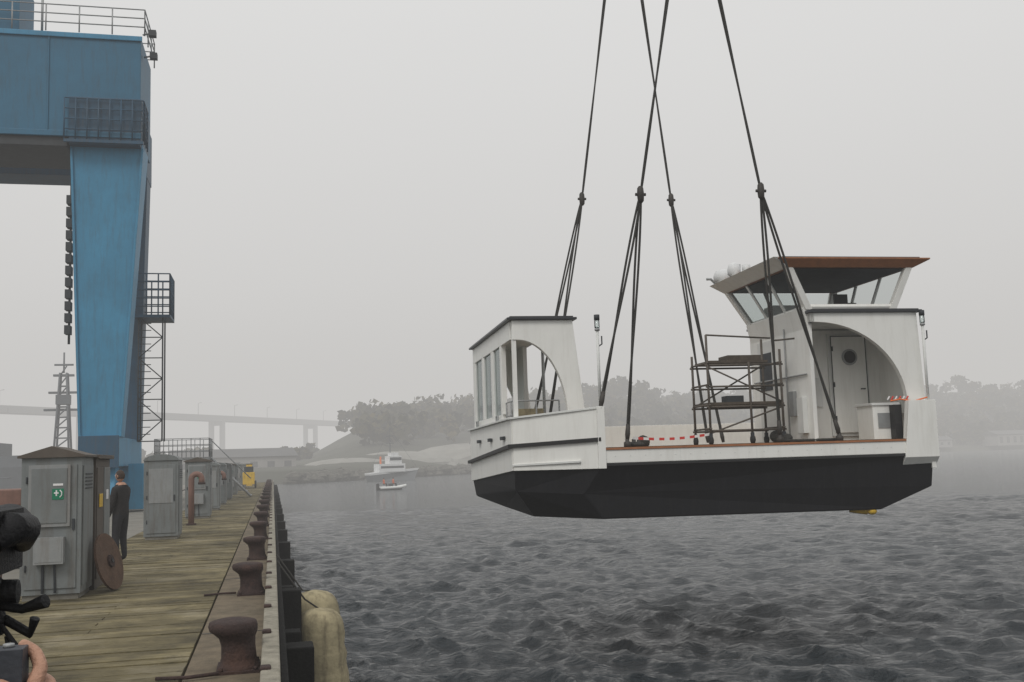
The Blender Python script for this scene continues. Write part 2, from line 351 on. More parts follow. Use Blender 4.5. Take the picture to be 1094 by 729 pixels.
c.obj('quay_curb',bevel=.015)
f=B()
y=1.1
while y<112:
    yy=y+random.uniform(-.1,.1)
    f.box(.125,.44,yy,yy+.42,-4,-.28+random.uniform(-.05,.05),'pile')
    f.box(.125,.36,yy+2.6,yy+2.95,-4,-.5,'pile')
    y+=5.4
f.box(.123,.33,-12,112,-1.35,-1.05,'pile')
f.box(.122,.30,-12,112,-2.4,-2.1,'pile')
f.obj('fender_piles',bevel=.02)

def bollard(y):
    b=B()
    c=(-.29,y,0)
    b.lathe([(.19,.001),(.19,.03),(.165,.045),(.15,.10,-.005),(.145,.20,-.01),(.155,.27,-.02),(.185,.31,-.035),(.205,.335,-.05),(.21,.37,-.055),(.20,.405,-.055),(.15,.42,-.05),(.03,.425,-.05)],c,'rust',n=24,sx=1.0,sy=1.2)
    b.box(c[0]-.19,c[0]+.17,y-.26,y+.26,.001,.022,'rust')
    for dx in(-.15,.14):
        for dy in(-.22,.22): b.lathe([(.022,.02),(.022,.05)],(c[0]+dx,y+dy,0),'rust',n=6)
    b.obj('mooring_bollard',bevel=0)
y=9.0
while y<105: bollard(y+.6+random.uniform(-.08,.08)); y+=5.4
r=B(); r.tube([(-.95,9.2,.03),(-.7,9.15,.03),(-.45,9.2,.035)],.016,'rust'); 
r.tube([(-.92,14.9,.02),(-.7,14.95,.025),(-.5,14.9,.03)],.014,'rust'); r.obj('mooring_chain')

def hfender(y,x=.80,zb=-2.1,h=1.5,r=.37,lean=0):
    b=B()
    prof=[(.05,0)]+[(r*math.sin(t)**.6,h*.13*(1-math.cos(t))) for t in np.linspace(.25,math.pi/2,6)]
    prof+=[(r*1.0,h*.3),(r*.93,h*.42),(r*1.03,h*.5),(r*.94,h*.6),(r*1.02,h*.72)]+[(r*math.cos(t)**.6,h*(.80+.19*math.sin(t))) for t in np.linspace(.1,1.35,6)]+[(.04,h)]
    b.lathe([(a,z,lean*(z/h-.5)) for a,z in prof],(x,y,zb),'fender',n=26)
    b.tube([(x+lean*.5,y,zb+h-.02),(x-.3,y,-.45),(.06,y,.19)],.014,'rope')
    b.obj('hanging_fender')
hfender(17.6,lean=-.14); hfender(18.8,.80,-1.95,1.5,.38,-.2)

# ------------------------------------------------------------------ cabinets
def cabinet(y,kind=0,x0=-3.38,wd=.78,dp=.95,h=1.95):
    b=B(); x1=x0+wd; y1=y+dp
    b.box(x0+.03,x1-.03,y+.03,y1-.03,.0,.08,'conc')
    b.box(x0,x1,y,y1,.08,h,'cab')
    if kind==0:
        e=.05; p=.13
        b.prism([(x0-e,y-e,h),(x1+e,y-e,h),(x1+e,y-e,h+.03),((x0+x1)/2,y-e,h+p+.03),(x0-e,y-e,h+.03)],(0,dp+2*e,0),'cabb')
    else:
        pts=[(x0-.02,y-.03,h),(x1+.02,y-.03,h)]+[((x0+x1)/2+(wd/2+.02)*math.cos(t),y-.03,h+.16*math.sin(t)) for t in np.linspace(.05,math.pi-.05,9)]
        b.prism(pts,(0,dp+.06,0),'cab')
    b.box(x0+.06,x1-.06,y-.018,y-.002,.16,h-.1,'cab')
    if kind==0:
        b.box(x0+.10,x1-.14,y-.05,y-.019,1.0,1.85,'cab2')
        b.box(x0+.14,x1-.18,y-.062,y-.051,1.05,1.80,'cab')
        b.box(x0+.20,x1-.20,y-.16,y-.02,.50,.86,'cab2'); b.box(x0+.22,x1-.22,y-.165,y-.161,.53,.83,'cab2')
        b.box(x0+.41,x0+.56,y-.068,y-.063,1.37,1.52,'green')
        b.box(x0+.455,x0+.475,y-.072,y-.069,1.42,1.50,'signwhite'); b.box(x0+.435,x0+.495,y-.0755,y-.0725,1.45,1.47,'signwhite')
        b.tube([(x0+.51,y-.073,1.40),(x0+.535,y-.073,1.43),(x0+.535,y-.073,1.47),(x0+.51,y-.073,1.50)],.008,'signwhite')
        b.box(x0+.42,x0+.55,y-.068,y-.063,1.56,1.59,'signwhite')
        b.tube([(x0+.3,y-.03,.5),(x0+.3,y-.03,.1)],.02,'steel_d')
        b.tube([(x0+.45,y-.03,.5),(x0+.46,y-.03,.1)],.015,'steel_d')
    else:
        b.box(x0+.12,x1-.12,y-.03,y-.019,.9,h-.2,'cab2')
    for z in (.4,1.0,1.6): b.tube([(x0+.075,y-.03,z),(x0+.075,y-.03,z+.09)],.013,'steel_d',n=6)
    b.box(x1-.11,x1-.08,y-.04,y-.019,.95,1.1,'steel_d')
    b.box(x1+.002,x1+.016,y+.08,y1-.08,.18,h-.12,'cab')
    for i in range(5): b.box(x1+.017,x1+.026,y+.2,y1-.2,h-.45+i*.05,h-.43+i*.05,'steel_d')
    return b.obj('electrical_cabinet',bevel=.006)
cabinet(15.5,0)
b=B()
b.box(-3.3,-2.58,16.55,17.9,.0,1.93,'cabb'); b.box(-3.36,-2.52,16.5,17.95,1.93,1.99,'cabb')
b.box(-2.579,-2.565,16.62,17.2,.15,1.8,'cabb'); b.box(-2.579,-2.562,17.26,17.84,.15,1.8,'cab')
b.box(-2.56,-2.55,16.75,17.05,1.2,1.4,'yellow'); b.box(-2.56,-2.55,17.4,17.6,1.3,1.45,'signwhite')
b.obj('switch_cabinet',bevel=.008)
for y,k in ((27.2,1),(37.5,0),(44,1),(50,1),(57,1),(66,0),(76,1),(87,1)): cabinet(y,k,x0=-3.12 if y<30 else -2.95,wd=.82,h=1.95 if y<40 else 1.8,dp=1.1)
b=B(); b.disc((-2.36,16.3,.42),.42,(.93,-.25,.25),.035,'rust2'); b.disc((-2.325,16.29,.43),.09,(.93,-.25,.25),.03,'rust')
b.disc((-2.322,16.29,.43),.03,(.93,-.25,.25),.04,'black'); b.obj('cable_reel_flange')
def goose(x,y,h,r=.08,m='pipe'):
    b=B(); R=r*1.7; pts=[(x,y,0),(x,y,h-R)]+[(x+R-R*math.cos(t),y,h-R+R*math.sin(t)) for t in np.linspace(.3,math.pi,9)]+[(x+2*R,y,h-R-.15)]
    b.tube(pts,r,m,n=14); b.tube([(x,y,0),(x,y,.05)],r+.06,'rust',n=14); b.tube([(x+2*R,y,h-R-.17),(x+2*R,y,h-R-.1)],r+.02,'rust',n=14); b.obj('vent_pipe')
goose(-2.45,33.5,1.55,.09); goose(-2.35,46.5,1.5,.09)
b=B()
for k in range(4): b.tube([(-4.7+.45*math.cos(t),17.6+.1*k,1.0+.45*math.sin(t)) for t in np.linspace(0,2*math.pi,25)],.04,'orange' if k%2 else 'rubber',n=7)
b.box(-5.2,-4.2,17.5,18.1,0,.3,'rust2'); b.box(-4.75,-4.65,17.5,18.1,.3,1.6,'rust2')
b.obj('hose_reel')
b=B()
b.box(-6.6,-4.3,21.0,22.4,.55,1.15,'rust2'); b.box(-6.4,-4.6,21.1,22.3,1.15,1.45,'pipe'); b.box(-6.5,-5.6,20.9,22.5,1.15,1.65,'steel_d')
for x in (-6.2,-4.7): 
    for y in (21.0,22.3): b.disc((x,y-.1,.36),.35,(0,1,0),.2,'rubber')
b.obj('mobile_winch',bevel=.02)

def rail(b,pts,h,m='galv',r=.025,post=1.2,mids=2):
    for (a,c) in zip(pts[:-1],pts[1:]):
        a=Vector(a);c=Vector(c);n=max(1,round((c-a).length/post))
        for k in range(n+1):
            p=a.lerp(c,k/n); b.tube([p,p+Vector((0,0,h))],r,m,n=6)
        for j in range(1,mids+2):
            z=Vector((0,0,h*j/(mids+1))); b.tube([a+z,c+z],r*.85,m,n=6)
b=B(); b.box(-6.4,-3.4,60,63,2.2,2.32,'galv')
for x in(-6.3,-3.5):
    for y in(60.1,62.9): b.box(x-.08,x+.08,y-.08,y+.08,0,2.2,'galv')
rail(b,[(-6.35,60.05,2.32),(-3.45,60.05,2.32),(-3.45,62.95,2.32),(-6.35,62.95,2.32),(-6.35,60.05,2.32)],1.05,post=.5)
for k in range(9): b.box(-3.4+.25*k,-3.15+.25*k,60.2,61.2,2.1-.25*k,2.14-.25*k,'galv')
b.tube([(-3.4,60.2,2.3),(-1.2,60.2,.05)],.05,'galv'); b.tube([(-3.4,61.2,2.3),(-1.2,61.2,.05)],.05,'galv'); b.tube([(-3.4,60.2,3.3),(-1.2,60.2,1.05)],.03,'galv')
b.obj('access_platform')
b=B(); b.box(-2.3,-1.4,84,86,.3,1.25,'yellow'); b.box(-2.2,-1.5,84.3,85.3,1.25,1.7,'steel_d')
for y in(84.3,85.6):
    for x in(-2.35,-1.35): b.disc((x-.05,y,.3),.28,(1,0,0),.12,'rubber')
b.obj('mobile_generator',bevel=.03)
b=B()
for i,(x,y,h) in enumerate([(-4.2,70,1.5),(-5.6,72,2.2),(-4.6,80,1.7),(-3.4,95,1.9),(-6.5,52,1.7)]):
    b.box(x,x+1.6,y,y+2,0,h,['cab','shed','cabb','yellow','cab'][i]); b.box(x-.05,x+1.65,y-.05,y+2.05,h,h+.06,'cabb')
b.obj('stacked_crates',bevel=.02)

# ------------------------------------------------------------------ gantry crane
cr_=empty('gantry_crane')
b=B()
def leg(b,xt,xb,y0t,y1t,y0b,y1b,zt,zb,m):
    b.hexa([(xb[0],y0b,zb),(xb[1],y0b,zb),(xb[1],y1b,zb),(xb[0],y1b,zb)],[(xt[0],y0t,zt),(xt[1],y0t,zt),(xt[1],y1t,zt),(xt[0],y1t,zt)],m)
leg(b,(-8.1,-5.3),(-7.6,-6.05),44.7,46.7,44.7,46.0,15.45,3.1,'blue')
for t in (0,1):
    xa=(-8.1,-5.3)[t]; xb=(-7.6,-6.05)[t]
    b.hexa([(xb-.05,44.6,3.1),(xb+.05,44.6,3.1),(xb+.05,44.69,3.1),(xb-.05,44.69,3.1)],[(xa-.05,44.6,15.2),(xa+.05,44.6,15.2),(xa+.05,44.69,15.2),(xa-.05,44.69,15.2)],'blue')
b.obj('near_leg',cr_,bevel=.02)
b=B(); leg(b,(-7.2,-5.75),(-7.2,-6.0),50.4,51.8,50.4,51.6,15.45,3.1,'blue_d');  # far leg in darker blue: its shade is painted into the colour
for z in np.arange(7.4,13,.5): b.box(-8.36,-8.14,45.2,45.7,z,z+.36,'steel_d')
b.tube([(-8.22,45.5,7),(-8.22,45.5,15.3)],.05,'steel_d')
b.obj('far_leg',cr_)
b=B()
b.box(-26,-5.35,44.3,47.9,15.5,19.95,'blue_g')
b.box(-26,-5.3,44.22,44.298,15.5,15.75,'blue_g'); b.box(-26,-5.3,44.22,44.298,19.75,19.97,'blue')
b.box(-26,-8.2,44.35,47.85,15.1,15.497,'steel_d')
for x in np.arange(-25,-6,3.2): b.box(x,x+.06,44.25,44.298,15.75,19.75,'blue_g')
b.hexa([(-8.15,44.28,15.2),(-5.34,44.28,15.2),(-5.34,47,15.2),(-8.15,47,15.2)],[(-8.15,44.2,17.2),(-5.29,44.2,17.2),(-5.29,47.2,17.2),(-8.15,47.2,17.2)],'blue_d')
b.box(-26,-5.75,50.3,52.2,15.5,18,'blue_d')  # rear beam, shade painted in with the same darker blue
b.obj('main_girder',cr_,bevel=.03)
b=B()
rail(b,[(-26,44.25,20.0),(-5.2,44.25,20.0),(-5.2,47.9,20.0)],1.15,'galv',.03,1.3)
rail(b,[(-26,47.9,20.0),(-5.2,47.9,20.0)],1.15,'galv',.03,1.3)
rail(b,[(-8.3,44.1,15.35),(-5.2,44.1,15.35),(-5.2,45.6,15.35)],1.75,'blue_d',.032,.45,3)
b.box(-8.3,-5.2,44.05,44.19,15.22,15.34,'blue_d')
b.box(-12.5,-10.2,44.6,47.2,20.0,22.5,'blue_g'); b.tube([(-9.4,45,20),(-9.4,45,22.3)],.05,'galv')
for z,y in ((20.1,44.4),(19.3,44.9)):
    b.tube([(-5.3,y,z),(-4.95,y,z+.1)],.04,'galv'); b.box(-5.05,-4.75,y-.15,y+.15,z-.05,z+.2,'steel_d')
b.obj('top_walkway',cr_)
b=B()
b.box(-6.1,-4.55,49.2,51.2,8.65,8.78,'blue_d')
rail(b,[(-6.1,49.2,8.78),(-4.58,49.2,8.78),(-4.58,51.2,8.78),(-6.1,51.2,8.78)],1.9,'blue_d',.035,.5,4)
for x in(-5.95,-4.9): 
    for y in (49.4,50.4): b.tube([(x,y,3.0),(x,y,8.65)],.035,'steel_d')
z=3.0;s=0
while z<8.5:
    a,c=(-5.95,-4.9) if s%2==0 else (-4.9,-5.95)
    b.tube([(a,49.4,z),(c,49.4,z+.95)],.025,'steel_d'); b.tube([(a,49.4,z),(c,49.4,z)],.025,'steel_d')
    for k in range(3): b.tube([(-5.95,49.4,z+.32*k),(-5.4,49.4,z+.32*k)],.02,'steel_d',n=5)
    z+=.95;s+=1
b.obj('stair_tower',cr_)
b=B()
b.box(-7.55,-6.1,44.4,52.2,1.9,3.1,'blue'); b.box(-7.6,-6.05,44.3,44.398,1.85,3.15,'blue_d')
for y in (44.5,49.6):
    b.hexa([(-7.4,y,.75),(-6.25,y,.75),(-6.25,y+2.5,.75),(-7.4,y+2.5,.75)],[(-7.4,y+.5,1.9),(-6.25,y+.5,1.9),(-6.25,y+2,1.9),(-7.4,y+2,1.9)],'blue')
    for k in (0,1): b.disc((-7.25,y+.6+k*1.3,.45),.42,(1,0,0),.9,'steel_d')
b.box(-6.9,-6.75,-12,112,.0,.06,'rust')
b.box(-5.9,-5.3,46,47.6,.1,2.0,'blue'); b.box(-5.3,-5.28,46.2,47.4,.4,1.7,'blue_d')
for xx in (-19.8,):
    b.hexa([(xx,44.7,.8),(xx+1.4,44.7,.8),(xx+1.4,51,.8),(xx,51,.8)],[(xx-.3,45,15.5),(xx+1.6,45,15.5),(xx+1.6,47.5,15.5),(xx-.3,47.5,15.5)],'blue')
    for yy in (45.5,50): b.disc((xx+.2,yy,.45),.42,(1,0,0),.9,'steel_d')
b.obj('bogies',cr_,bevel=.02)

# ------------------------------------------------------------------ ferry
fe=empty('ferry_boat',(5.87,18.14,0),math.radians(-2.8))
DK=1.88
TR=6.68
b=B()
O=[(0,0),(TR,0),(TR,6.6),(-1.45,6.6),(-1.45,.95)]
r0=[(x,y,1.87) for x,y in O]
r1=[(x,y,1.55-.05*y) for x,y in O]
r2=[(-.30,.22,1.04),(TR-.03,.08,.95),(TR-.03,6.5,.95),(-1.4,6.5,.86),(-1.43,1.05,1.12)]
r3=[(.05,.22,.57),(5.62,.22,.53),(5.6,5.9,.53),(-.8,5.9,.6),(-1.0,1.45,.60)]
b.add(r0+r1,[(4,3,2,1,0)]+[(i,(i+1)%5,5+(i+1)%5,5+i) for i in range(5)],'white')
b.add(r1+r2+r3,[(i,(i+1)%5,5+(i+1)%5,5+i) for i in range(5)]+[(5+i,5+(i+1)%5,10+(i+1)%5,10+i) for i in range(5)]+[(10,11,12,13,14)],'hull_black')
b.obj('hull',fe,bevel=.03)
b=B()
b.box(.0,TR-.6,-.05,-.002,1.60,1.83,'white')
b.box(-.02,TR-.55,-.07,.5,1.835,1.875,'wood')
b.add([(0,-.02,1.884),(TR-.05,-.02,1.884),(TR-.05,6.5,1.884),(-1.38,6.5,1.884),(-1.38,1,1.884)],[(0,1,2,3,4)],'deck')
for k in range(20):
    x=.25+k*.29; b.disc((x,-.055,1.72),.011,(0,1,0),.01,'white2',n=8)
for x in (1.5,3.0,4.5): b.box(x,x+.006,-.053,-.049,1.60,1.83,'white2')
b.box(.02,TR-.05,-.06,-.03,1.545,1.59,'black')
b.obj('deck_edge',fe,bevel=.006)
b=B()
T=.09
b.wall((.0,.0),(-1.45,.95),T,(1.5,1.5),(2.60,2.47),'white')
b.wall((-1.45,.95),(-1.45,6.6),T,(1.5,1.22),(2.47,2.42),'white')
b.wall((-1.45,6.6),(TR,6.6),T,(1.4,1.4),(2.45,2.45),'white')
b.wall((TR,6.6),(TR,.0),T,(1.4,1.3),(2.5,2.62),'white')
b.box(-.07,.07,-.08,.06,1.5,2.63,'white')
b.hexa([(TR-.65,-.09,1.52),(TR+.07,-.09,1.52),(TR+.07,.06,1.35),(TR-.65,.06,1.35)],[(TR-.5,-.09,2.62),(TR+.07,-.09,2.62),(TR+.07,.06,2.62),(TR-.5,.06,2.62)],'white')
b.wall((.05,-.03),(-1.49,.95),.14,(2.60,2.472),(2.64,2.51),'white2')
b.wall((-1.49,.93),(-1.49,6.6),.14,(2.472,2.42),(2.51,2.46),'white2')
b.wall((-.0,-.06),(-1.53,.94),.10,(2.0,1.93),(2.07,2.0),'black')
b.wall((-1.52,.92),(-1.52,6.65),.10,(1.93,1.64),(2.0,1.71),'black')
b.wall((-.35,.16),(-1.49,.93),.06,(1.62,1.58),(1.66,1.62),'white2')
for l in (1.6,3.2,4.8): b.box(-1.56,-1.50,l,l+.3,2.10,2.17,'steel_d')
for l in (2.4,5.2): b.tube([(-1.5,l,2.46),(-1.5,l,2.6),(-1.5,l+.2,2.6),(-1.5,l+.2,2.46)],.02,'galv')
b.obj('bulwark',fe,bevel=.01)
def arch_panel(b,t0,t1top,t1bot,z0,z1,ct,cz,rx,rz,l,th,m):
    pts=[]
    for k in range(25):
        a=math.pi/2*(1-k/24); pts.append((ct+rx*math.cos(a),l,cz+rz*math.sin(a)))
    poly=([(t0,l,cz+rz)] if t0<ct-.001 else [])+pts
    if z0<cz: poly+= [(ct+rx,l,z0)]
    poly+=[(t1bot,l,z0),(t1top,l,z1),(t0,l,z1)]
    b.prism(poly,(0,th,0),m)
b=B()
arch_panel(b,-1.42,-.22,.0,2.3,4.38,-1.32,2.5,.95,1.50,.95,.14,'white')
arch_panel(b,-1.42,-.22,.0,2.3,4.38,-1.32,2.5,.93,1.46,6.1,.12,'white')
b.box(-1.42,-1.34,.97,1.07,2.3,4.0,'white')
b.box(-1.44,-1.34,1.11,6.2,4.02,4.38,'white'); 
b.box(-1.44,-1.34,2.2,6.2,2.3,2.62,'white')
for l0,l1 in ((2.15,2.35),(3.22,3.5),(4.55,4.8),(5.85,6.2)): b.box(-1.441,-1.339,l0,l1,2.621,4.019,'white')
for l0,l1 in ((2.35,3.22),(3.5,4.55),(4.8,5.85)):
    b.box(-1.40,-1.38,l0,l1,2.62,4.02,'glass')
    for (a,c,d,e_) in ((l0,l0+.04,2.62,4.02),(l1-.04,l1,2.62,4.02)): b.box(-1.43,-1.35,a,c,d,e_,'white2')
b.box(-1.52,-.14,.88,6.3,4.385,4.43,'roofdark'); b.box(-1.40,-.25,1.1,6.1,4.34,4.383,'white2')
b.box(-1.46,-.20,.93,6.25,4.432,4.46,'roofdark')
b.box(-.4,-.3,5.2,6.1,DK,4.34,'white2'); b.tube([(-.35,3.2,DK),(-.35,3.2,4.34)],.035,'galv')
b.box(-1.3,-.5,5.5,6.0,DK,2.5,'fender')
rail(b,[(-1.25,2.0,DK),(-.3,2.0,DK)],1.0,'galv',.02,.4)
rail(b,[(-1.36,1.1,2.3),(-1.36,2.15,2.3)],.55,'galv',.018,.5,1)
b.box(-1.1,-.5,2.6,3.1,DK,2.75,'fender')
b.obj('passenger_shelter',fe,bevel=.008)
b=B()
arch_panel(b,4.36,TR-.05,TR+.02,2.45,4.38,4.45,2.58,1.86,1.62,.16,.12,'white')
b.box(4.36,4.44,.28,3.1,DK,4.38,'white')
b.box(4.36,4.44,.16,.28,4.2,4.38,'white')
b.box(4.44,TR-.08,1.55,1.63,DK,4.2,'white')
b.box(TR-.14,TR-.06,.28,1.55,2.4,4.2,'white')
b.box(4.44,TR-.06,3.02,3.1,DK,4.38,'white')
b.box(TR-.14,TR-.06,1.63,3.02,2.4,4.38,'white')
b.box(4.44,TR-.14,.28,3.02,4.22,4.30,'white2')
b.box(4.32,TR+.05,.1,3.16,4.384,4.43,'roofdark'); b.box(4.40,TR,.14,3.1,4.432,4.455,'roofdark')
b.box(5.38,6.27,1.50,1.549,1.98,4.12,'white2'); b.box(5.45,6.20,1.46,1.499,2.05,4.05,'white')
b.box(5.43,5.445,1.455,1.47,2.05,4.05,'steel_d'); b.box(6.205,6.22,1.455,1.47,2.05,4.05,'steel_d'); b.box(5.43,6.22,1.455,1.47,4.055,4.07,'steel_d')
b.disc((5.83,1.425,3.62),.17,(0,1,0),.034,'galv'); b.disc((5.83,1.418,3.62),.13,(0,1,0),.03,'black')
b.tube([(6.12,1.46,2.95),(6.12,1.40,2.95),(6.02,1.40,2.95)],.014,'steel_d')
for z in (2.3,3.0,3.75): b.box(5.445,5.47,1.44,1.459,z,z+.1,'steel_d')
b.box(4.9,5.2,1.5,1.549,2.6,3.2,'white2')
b.box(4.345,4.359,1.9,2.7,2.0,4.05,'white2'); b.box(4.33,4.344,2.0,2.6,3.0,3.8,'steel_d')
b.box(4.25,4.359,.5,.75,2.05,2.75,'white2'); b.box(4.28,4.359,.95,1.15,2.4,2.9,'galv')
b.tube([(4.33,1.3,1.95),(4.33,1.3,4.2)],.018,'galv'); b.tube([(4.33,.4,3.2),(4.33,2.9,3.2)],.018,'galv')
b.box(5.65,6.2,.35,.95,DK,2.55,'white'); b.box(5.62,6.23,.32,.98,2.551,2.6,'white2'); b.box(6.0,6.16,.15,.33,DK,2.55,'black'); b.box(5.75,6.05,.335,.348,2.1,2.4,'galv')
for k in range(6): b.tube([(5.85+.08*k,.12,2.64),(5.9+.08*k,.12,2.71)],.016,'red' if k%2 else 'signwhite',n=6)
b.tube([(5.9,.1,2.62),(6.1,.08,2.65),(6.3,-.05,2.60),(6.6,-.05,2.67)],.015,'orange')
b.obj('deckhouse',fe,bevel=.008)
b=B()
lo=[(4.40,.32),(6.20,.32),(6.20,3.0),(4.40,3.0)]; hi=[(3.98,.18),(6.52,.18),(6.52,3.25),(3.98,3.25)]
zl,zh=4.456,5.27
def pt(i,j,u,z): 
    f=(z-zl)/(zh-zl); a=Vector((*lo[i],zl)).lerp(Vector((*hi[i],zh)),f); c=Vector((*lo[j],zl)).lerp(Vector((*hi[j],zh)),f); return a.lerp(c,u)
for i in range(4):
    a,c=pt(i,i,0,zl),pt(i,i,0,zh); d=.07
    b.hexa([a+Vector((-d,-d,0)),a+Vector((d,-d,0)),a+Vector((d,d,0)),a+Vector((-d,d,0))],[c+Vector((-d,-d,0)),c+Vector((d,-d,0)),c+Vector((d,d,0)),c+Vector((-d,d,0))],'white')
for i,j,us in ((3,0,(.33,.66)),(1,2,(.33,.66)),(2,3,(.33,.66)),(0,1,())):
    for u in us:
        a,c=pt(i,j,u,zl),pt(i,j,u,zh); b.tube([a,c],.035,'white2',n=6)
    if (i,j)!=(0,1): b.add([pt(i,j,.02,zl+.1),pt(i,j,.98,zl+.1),pt(i,j,.98,zh-.02),pt(i,j,.02,zh-.02)],[(0,1,2,3)],'glass')
    a0,a1=pt(i,j,.0,zl),pt(i,j,1,zl); b.tube([a0+Vector((0,0,.06)),a1+Vector((0,0,.06))],.06,'white',n=6)
b.box(4.6,5.2,2.3,2.8,4.46,4.85,'white2'); b.tube([(5.9,1.6,4.46),(5.9,1.6,4.7)],.05,'steel_d'); b.box(5.75,6.05,1.4,1.8,4.7,4.76,'black'); b.box(5.75,6.05,1.75,1.82,4.76,5.0,'black')
b.hexa([(4.37,.3,4.05),(4.41,.3,4.05),(4.41,3.05,4.05),(4.37,3.05,4.05)],[(4.27,.28,4.5),(4.38,.28,4.5),(4.38,3.05,4.5),(4.27,3.05,4.5)],'white')
b.hexa([(3.95,.12,5.275),(6.62,.12,5.275),(6.62,3.3,5.275),(3.95,3.3,5.275)],[(3.72,-.02,5.42),(6.92,-.02,5.42),(6.92,3.35,5.42),(3.72,3.35,5.42)],'wood')
b.hexa([(3.90,.10,5.272),(3.945,.10,5.272),(3.945,3.32,5.272),(3.90,3.32,5.272)],[(3.60,-.0,5.46),(3.715,-.0,5.46),(3.715,3.42,5.46),(3.60,3.42,5.46)],'white')
b.box(4.05,6.5,.2,3.2,5.255,5.272,'steel_d')
b.box(3.70,6.92,-.02,3.35,5.422,5.45,'wood'); b.box(3.85,6.8,.15,3.2,5.452,5.50,'roofdark')
b.obj('wheelhouse',fe,bevel=.006)
b=B()
for x,y,r in ((3.78,3.0,.22),(3.70,2.2,.14),(4.1,3.1,.13)):
    b.lathe([(r*.6,0),(r,.05),(r,.16),(r*.8,.26),(.02,.31)],(x,y,5.46),'shipw',n=14)
b.tube([(3.75,3.3,5.45),(3.6,3.3,5.6),(3.5,3.3,5.6)],.03,'galv'); b.lathe([(.02,0),(.09,.0),(.09,.14),(.02,.14)],(3.72,1.6,5.46),'shipw',n=10)
b.tube([(4.1,2.8,5.46),(4.1,2.8,5.85)],.012,'galv')
b.obj('radar_domes',fe)
b=B()
for x,zt in ((.03,4.35),(TR,4.40)):
    b.tube([(x,.05,2.6),(x,.05,zt-.3)],.028,'white2'); b.tube([(x,.05,zt-.3),(x,.05,zt-.26)],.05,'galv'); b.tube([(x,.05,zt-.25),(x,.05,zt-.1)],.05,'glass'); b.tube([(x,.05,zt-.1),(x,.05,zt)],.055,'steel_d')
    b.tube([(x,.05,zt-.6),(x+.08,.05,zt-.55),(x+.08,.05,zt-.4)],.014,'steel_d')
b.obj('navigation_lights',fe)
b=B(); b.tube([(5.1,.5,.55),(5.4,.35,.50)],.07,'yellow'); b.blob((5.46,.3,.50),(.1,.07,.07),'yellow'); b.obj('propulsion_pod',fe)

b=B()
X0,X1,Y0,Y1=2.48,4.02,.9,1.75
for x,y,zt in ((X0,Y0,4.05),(X1,Y0,3.75),(X0,Y1,3.7),(X1,Y1,4.05),((X0+X1)/2+.1,Y0,3.5)):
    b.tube([(x,y,2.02),(x,y,zt)],.026,'scaff')
    b.tube([(x-.03,y,1.96),(x+.03,y,1.96)],.075,'rubber',n=12); b.box(x-.03,x+.03,y-.03,y+.03,1.97,2.1,'steel_d')
for z in (2.15,2.62,3.02,3.45):
    for y in(Y0,Y1): b.tube([(X0-.05,y,z),(X1+.05,y,z)],.02,'scaff')
    for x in(X0,X1): b.tube([(x,Y0-.05,z+.04),(x,Y1+.05,z+.04)],.02,'scaff')
b.tube([(X0,Y0,2.1),(X1,Y0,2.6)],.017,'scaff'); b.tube([(X1,Y0,2.7),(X0,Y0,3.42)],.017,'scaff'); b.tube([(X0,Y1,2.65),(X1,Y1,3.5)],.017,'scaff')
for z,a,c in ((2.66,X0,X1),(3.49,X0+.05,X1-.25)):
    for k in range(4): b.box(a,c,Y0+.02+k*.21,Y0+.21+k*.21,z,z+.05,'plank')
b.tube([(X0,Y0,4.05),(X1,Y0+.4,4.02)],.018,'scaff'); b.tube([(X1-.15,Y0,3.92),(X1+.25,Y0-.2,3.94)],.018,'scaff')
b.box(2.9,3.25,1.0,1.3,2.715,2.84,'steel_d'); b.box(3.0,3.7,1.1,1.6,3.545,3.66,'plank')
b.obj('scaffold_tower',fe)
b=B()
p0=Vector((.72,.35,2.02)); p1=Vector((2.45,.9,2.06)); n=15
for k in range(n):
    a=p0.lerp(p1,k/n); c=p0.lerp(p1,(k+1)/n); sg=-.05*math.sin(math.pi*k/n); sg2=-.05*math.sin(math.pi*(k+1)/n)
    b.add([a+Vector((0,0,sg)),c+Vector((0,0,sg2)),c+Vector((0,0,.05+sg2)),a+Vector((0,0,.05+sg))],[(0,1,2,3)],'red' if k%2 else 'signwhite')
b.obj('barrier_tape',fe)
b=B()
for x,y in ((.54,.12),(.78,.5),(1.1,1.2),(3.57,.12),(4.79,.12)): b.lathe([(.07,0),(.07,.08),(.04,.1),(.04,.14),(.02,.15)],(x,y,DK+.005),'shackle',n=10)
b.tube([(.6,.3,1.92),(.75,.4,1.95),(.9,.3,1.92),(.8,.2,1.92),(.6,.3,1.93)],.03,'rope')
b.tube([(4.8,.25,1.91),(4.5,.25,1.91),(4.1,.4,1.91),(3.6,.3,1.92)],.025,'rope')
for x,y,s in ((4.1,1.4,.16),(3.9,.5,.1),(1.6,2.5,.15)): b.blob((x,y,DK+s*.8),(s,s,s*.85),'rope',nu=10,nv=7,jit=.08)
b.obj('lifting_eyes',fe)

